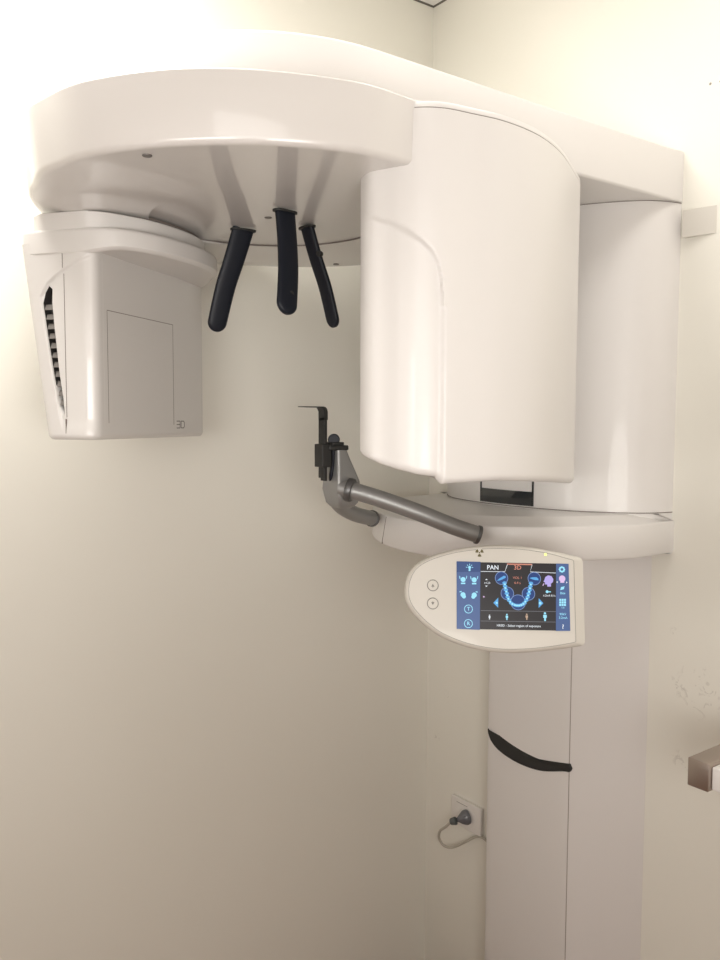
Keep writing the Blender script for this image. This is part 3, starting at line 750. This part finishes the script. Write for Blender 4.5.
# right column icons
ringf(G(620, 137), 12 * ux, 0.0030, L3, GR['s_cyan']); 
for a in range(0, 360, 45):
    c = Vector(G(620, 137)); d = Vector((cos(radians(a)), sin(radians(a)))); ribbon([c + d * 12 * ux, c + d * 18 * ux], 0.002, L3, None, None, '', False, bm=GR['s_cyan'])
disk(G(622, 189), 18 * ux, L3, GR['s_pink'], 20); rect(612, 198, 634, 212, L3, GR['s_pink'])
flat([G(590, 208), G(597, 202), G(597, 214)], L3, GR['s_white']); flat([G(652, 210), G(645, 204), G(645, 216)], L3, GR['s_white'])
flat([G(612, 254), G(616, 236), G(636, 232), G(632, 248)], L3, GR['s_cyan'])
for i in range(3):
    for j in range(3): rect(608 + 13 * i, 302 + 14 * j, 619 + 13 * i, 314 + 14 * j, L3, GR['s_cyan'])
NAMES = {'s_white': 'screen_lines', 's_cyan': 'screen_icons', 's_tooth': 'tooth_arch', 's_disc': 'region_disc', 's_ring': 'region_ring', 's_orange': 'tab_highlight', 's_tan': 'figure_icon', 's_grey': 'divider_lines', 's_violet': 'head_icon', 's_pink': 'face_icon', 's_blue': 'spare'}
def text(s, x, y, size, mname, name, n_=0.0024, bold=0.0):
    cu = bpy.data.curves.new(name, 'FONT'); cu.body = s; cu.size = 1.0; cu.align_x = 'CENTER'; cu.align_y = 'CENTER'; cu.offset = bold; cu.resolution_u = 2
    o = bpy.data.objects.new(name, cu); COL.objects.link(o)
    dg = bpy.context.evaluated_depsgraph_get(); me = bpy.data.meshes.new_from_object(o.evaluated_get(dg))
    bpy.data.objects.remove(o); bpy.data.curves.remove(cu)
    bm = bmesh.new(); bm.from_mesh(me); bpy.data.meshes.remove(me)
    c = G(x, y)
    for v in bm.verts: v.co = PP(c[0] + v.co.x * size * ux, c[1] + v.co.y * size * ux, n_)
    return obj(name, bm, mname, panel, 'screen text reading ' + s)
text('PAN', 238, 126, 34, 's_white', 'screen_text', bold=0.015)
text('3D', 375, 127, 34, 's_orange', 'screen_text', bold=0.01)
text('VOL 1', 375, 184, 19, 's_orange', 'screen_text')
text('6.4 s', 375, 212, 19, 's_orange', 'screen_text')
text('14.20', 207, 212, 16, 's_white', 'screen_text')
text('6.3mA 8.1s', 552, 284, 15, 's_white', 'screen_text', bold=0.01)
text('HR3D - Select region of exposure', 385, 450, 17.5, 's_white', 'screen_text', bold=0.01)
text('T', 106, 355, 28, 's_cyan', 'screen_text', bold=0.01)
text('R', 106, 435, 28, 's_cyan', 'screen_text', bold=0.01)
text('Bite', 626, 271, 18, 's_cyan', 'screen_text', bold=0.01)
text('100', 628, 352, 13, 's_cyan', 'screen_text')
text('90kV', 628, 388, 18, 's_cyan', 'screen_text', bold=0.01)
text('3.2mA', 630, 408, 18, 's_cyan', 'screen_text', bold=0.01)
text('?', 630, 458, 34, 's_white', 'screen_text', bold=0.02)
def region(f):
    c = (f.calc_center_median() - PC).dot(PX)
    r = (f.calc_center_median() - PC).dot(PY)
    row = sum(r < G(380, y)[1] for y in (168, 232, 298, 388))
    return row * 3 + (0 if c < G(170, 300)[0] else (2 if c > G(590, 300)[0] else 1))
for k, g_ in GR.items():
    for q in ([-1] if k in ('s_tooth', 's_disc', 's_ring') else range(15)):
        h_ = g_.copy()
        bmesh.ops.delete(h_, geom=[f for f in h_.faces if q >= 0 and region(f) != q], context='FACES')
        if len(h_.faces): obj(NAMES[k], h_, k, panel)
        else: h_.free()
    g_.free()

# ------------------------------------------------------------------ power outlet, plug and cable behind the column
outlet = empty('wall_outlet', (XR, 1.80, 0.279))
tag(outlet, 'white rectangular power outlet plate on the right wall behind the machine column', 'power outlet')
obj('face_plate', box_bm(XR - 0.013, XR, 1.752, 1.884, 0.235, 0.323, 0.003), 'outlet', outlet)
bm = box_bm(XR - 0.0136, XR - 0.012, 1.81, 1.858, 0.3085, 0.3095)
obj('slot_line', bm, 'mark', outlet)
plug = empty('power_plug', (XR - 0.013, 1.808, 0.278))
tag(plug, 'round grey power plug with pale looping cable pushed into the wall outlet', 'plug')
pdir = Vector((-1, 0.25, -0.10)).normalized()
pc = Vector((XR - 0.013, 1.808, 0.279))
bmp = bmesh.new()
s_ = pdir.orthogonal().normalized(); t_ = pdir.cross(s_)
prof = [(0.019, -0.001), (0.0225, 0.001), (0.0225, 0.009), (0.0205, 0.015), (0.015, 0.024), (0.009, 0.032), (0.006, 0.038)]
loft([[pc + pdir * z + s_ * (r * cos(2 * pi * k / 32) * (0.88 if (k % 8 == 0 and 1 < i < 6) else 1)) + t_ * (r * sin(2 * pi * k / 32) * (0.88 if (k % 8 == 0 and 1 < i < 6) else 1)) for k in range(32)] for i, (r, z) in enumerate(prof)], bm=bmp)
obj('plug_body', bmp, 'plug', plug)
cc = pc + pdir * 0.046 + Vector((0, 0.006, -0.004))
cdir = Vector((-0.45, 0.8, -0.35)).normalized()
obj('cable_collar', cyl(cc, cdir, 0.0125, 0.020, 24, 0.003, r2=0.010), 'plug2', plug)
cpath = catmull([cc + cdir * 0.008, Vector((1.705, 1.850, 0.246)), Vector((1.712, 1.885, 0.215)), Vector((1.722, 1.900, 0.182)), Vector((1.732, 1.887, 0.160)), Vector((1.740, 1.856, 0.166)), Vector((1.748, 1.815, 0.196)), Vector((1.756, 1.775, 0.228)), Vector((1.7605, 1.745, 0.236)), Vector((1.761, 1.715, 0.225)), Vector((1.761, 1.690, 0.19))], 8, False)
obj('cable', sweep(cpath, circle(0.0040, 12), upv=Vector((1, 0.1, 0))), 'cable', plug)

# ------------------------------------------------------------------ counter on the right wall
ctr = empty('wall_counter', (XR, 0.4, 0.82))
tag(ctr, 'white counter edge with a brushed steel end rail jutting from the right wall', 'counter')
obj('end_rail', box_bm(1.40, XR, 0.815, 0.857, 0.820, 0.873, 0.0015), 'steel', ctr, 'brushed steel rail')
obj('counter_top', box_bm(1.41, XR, -0.6, 0.8145, 0.822, 0.866, 0.003), 'bench', ctr)

# white box rail high on the wall beyond the column
hb = [Vector((1.752, 1.130)), Vector((1.769, 1.056)), Vector((1.769, 1.132))]
rail = obj('wall_rail', prism([hb[0], hb[1], hb[2]], [(0, 1.920), (0, 1.981)]), 'cream')
tag(rail, 'short pale angled rail box high on the right wall beside the column', 'wall rail')
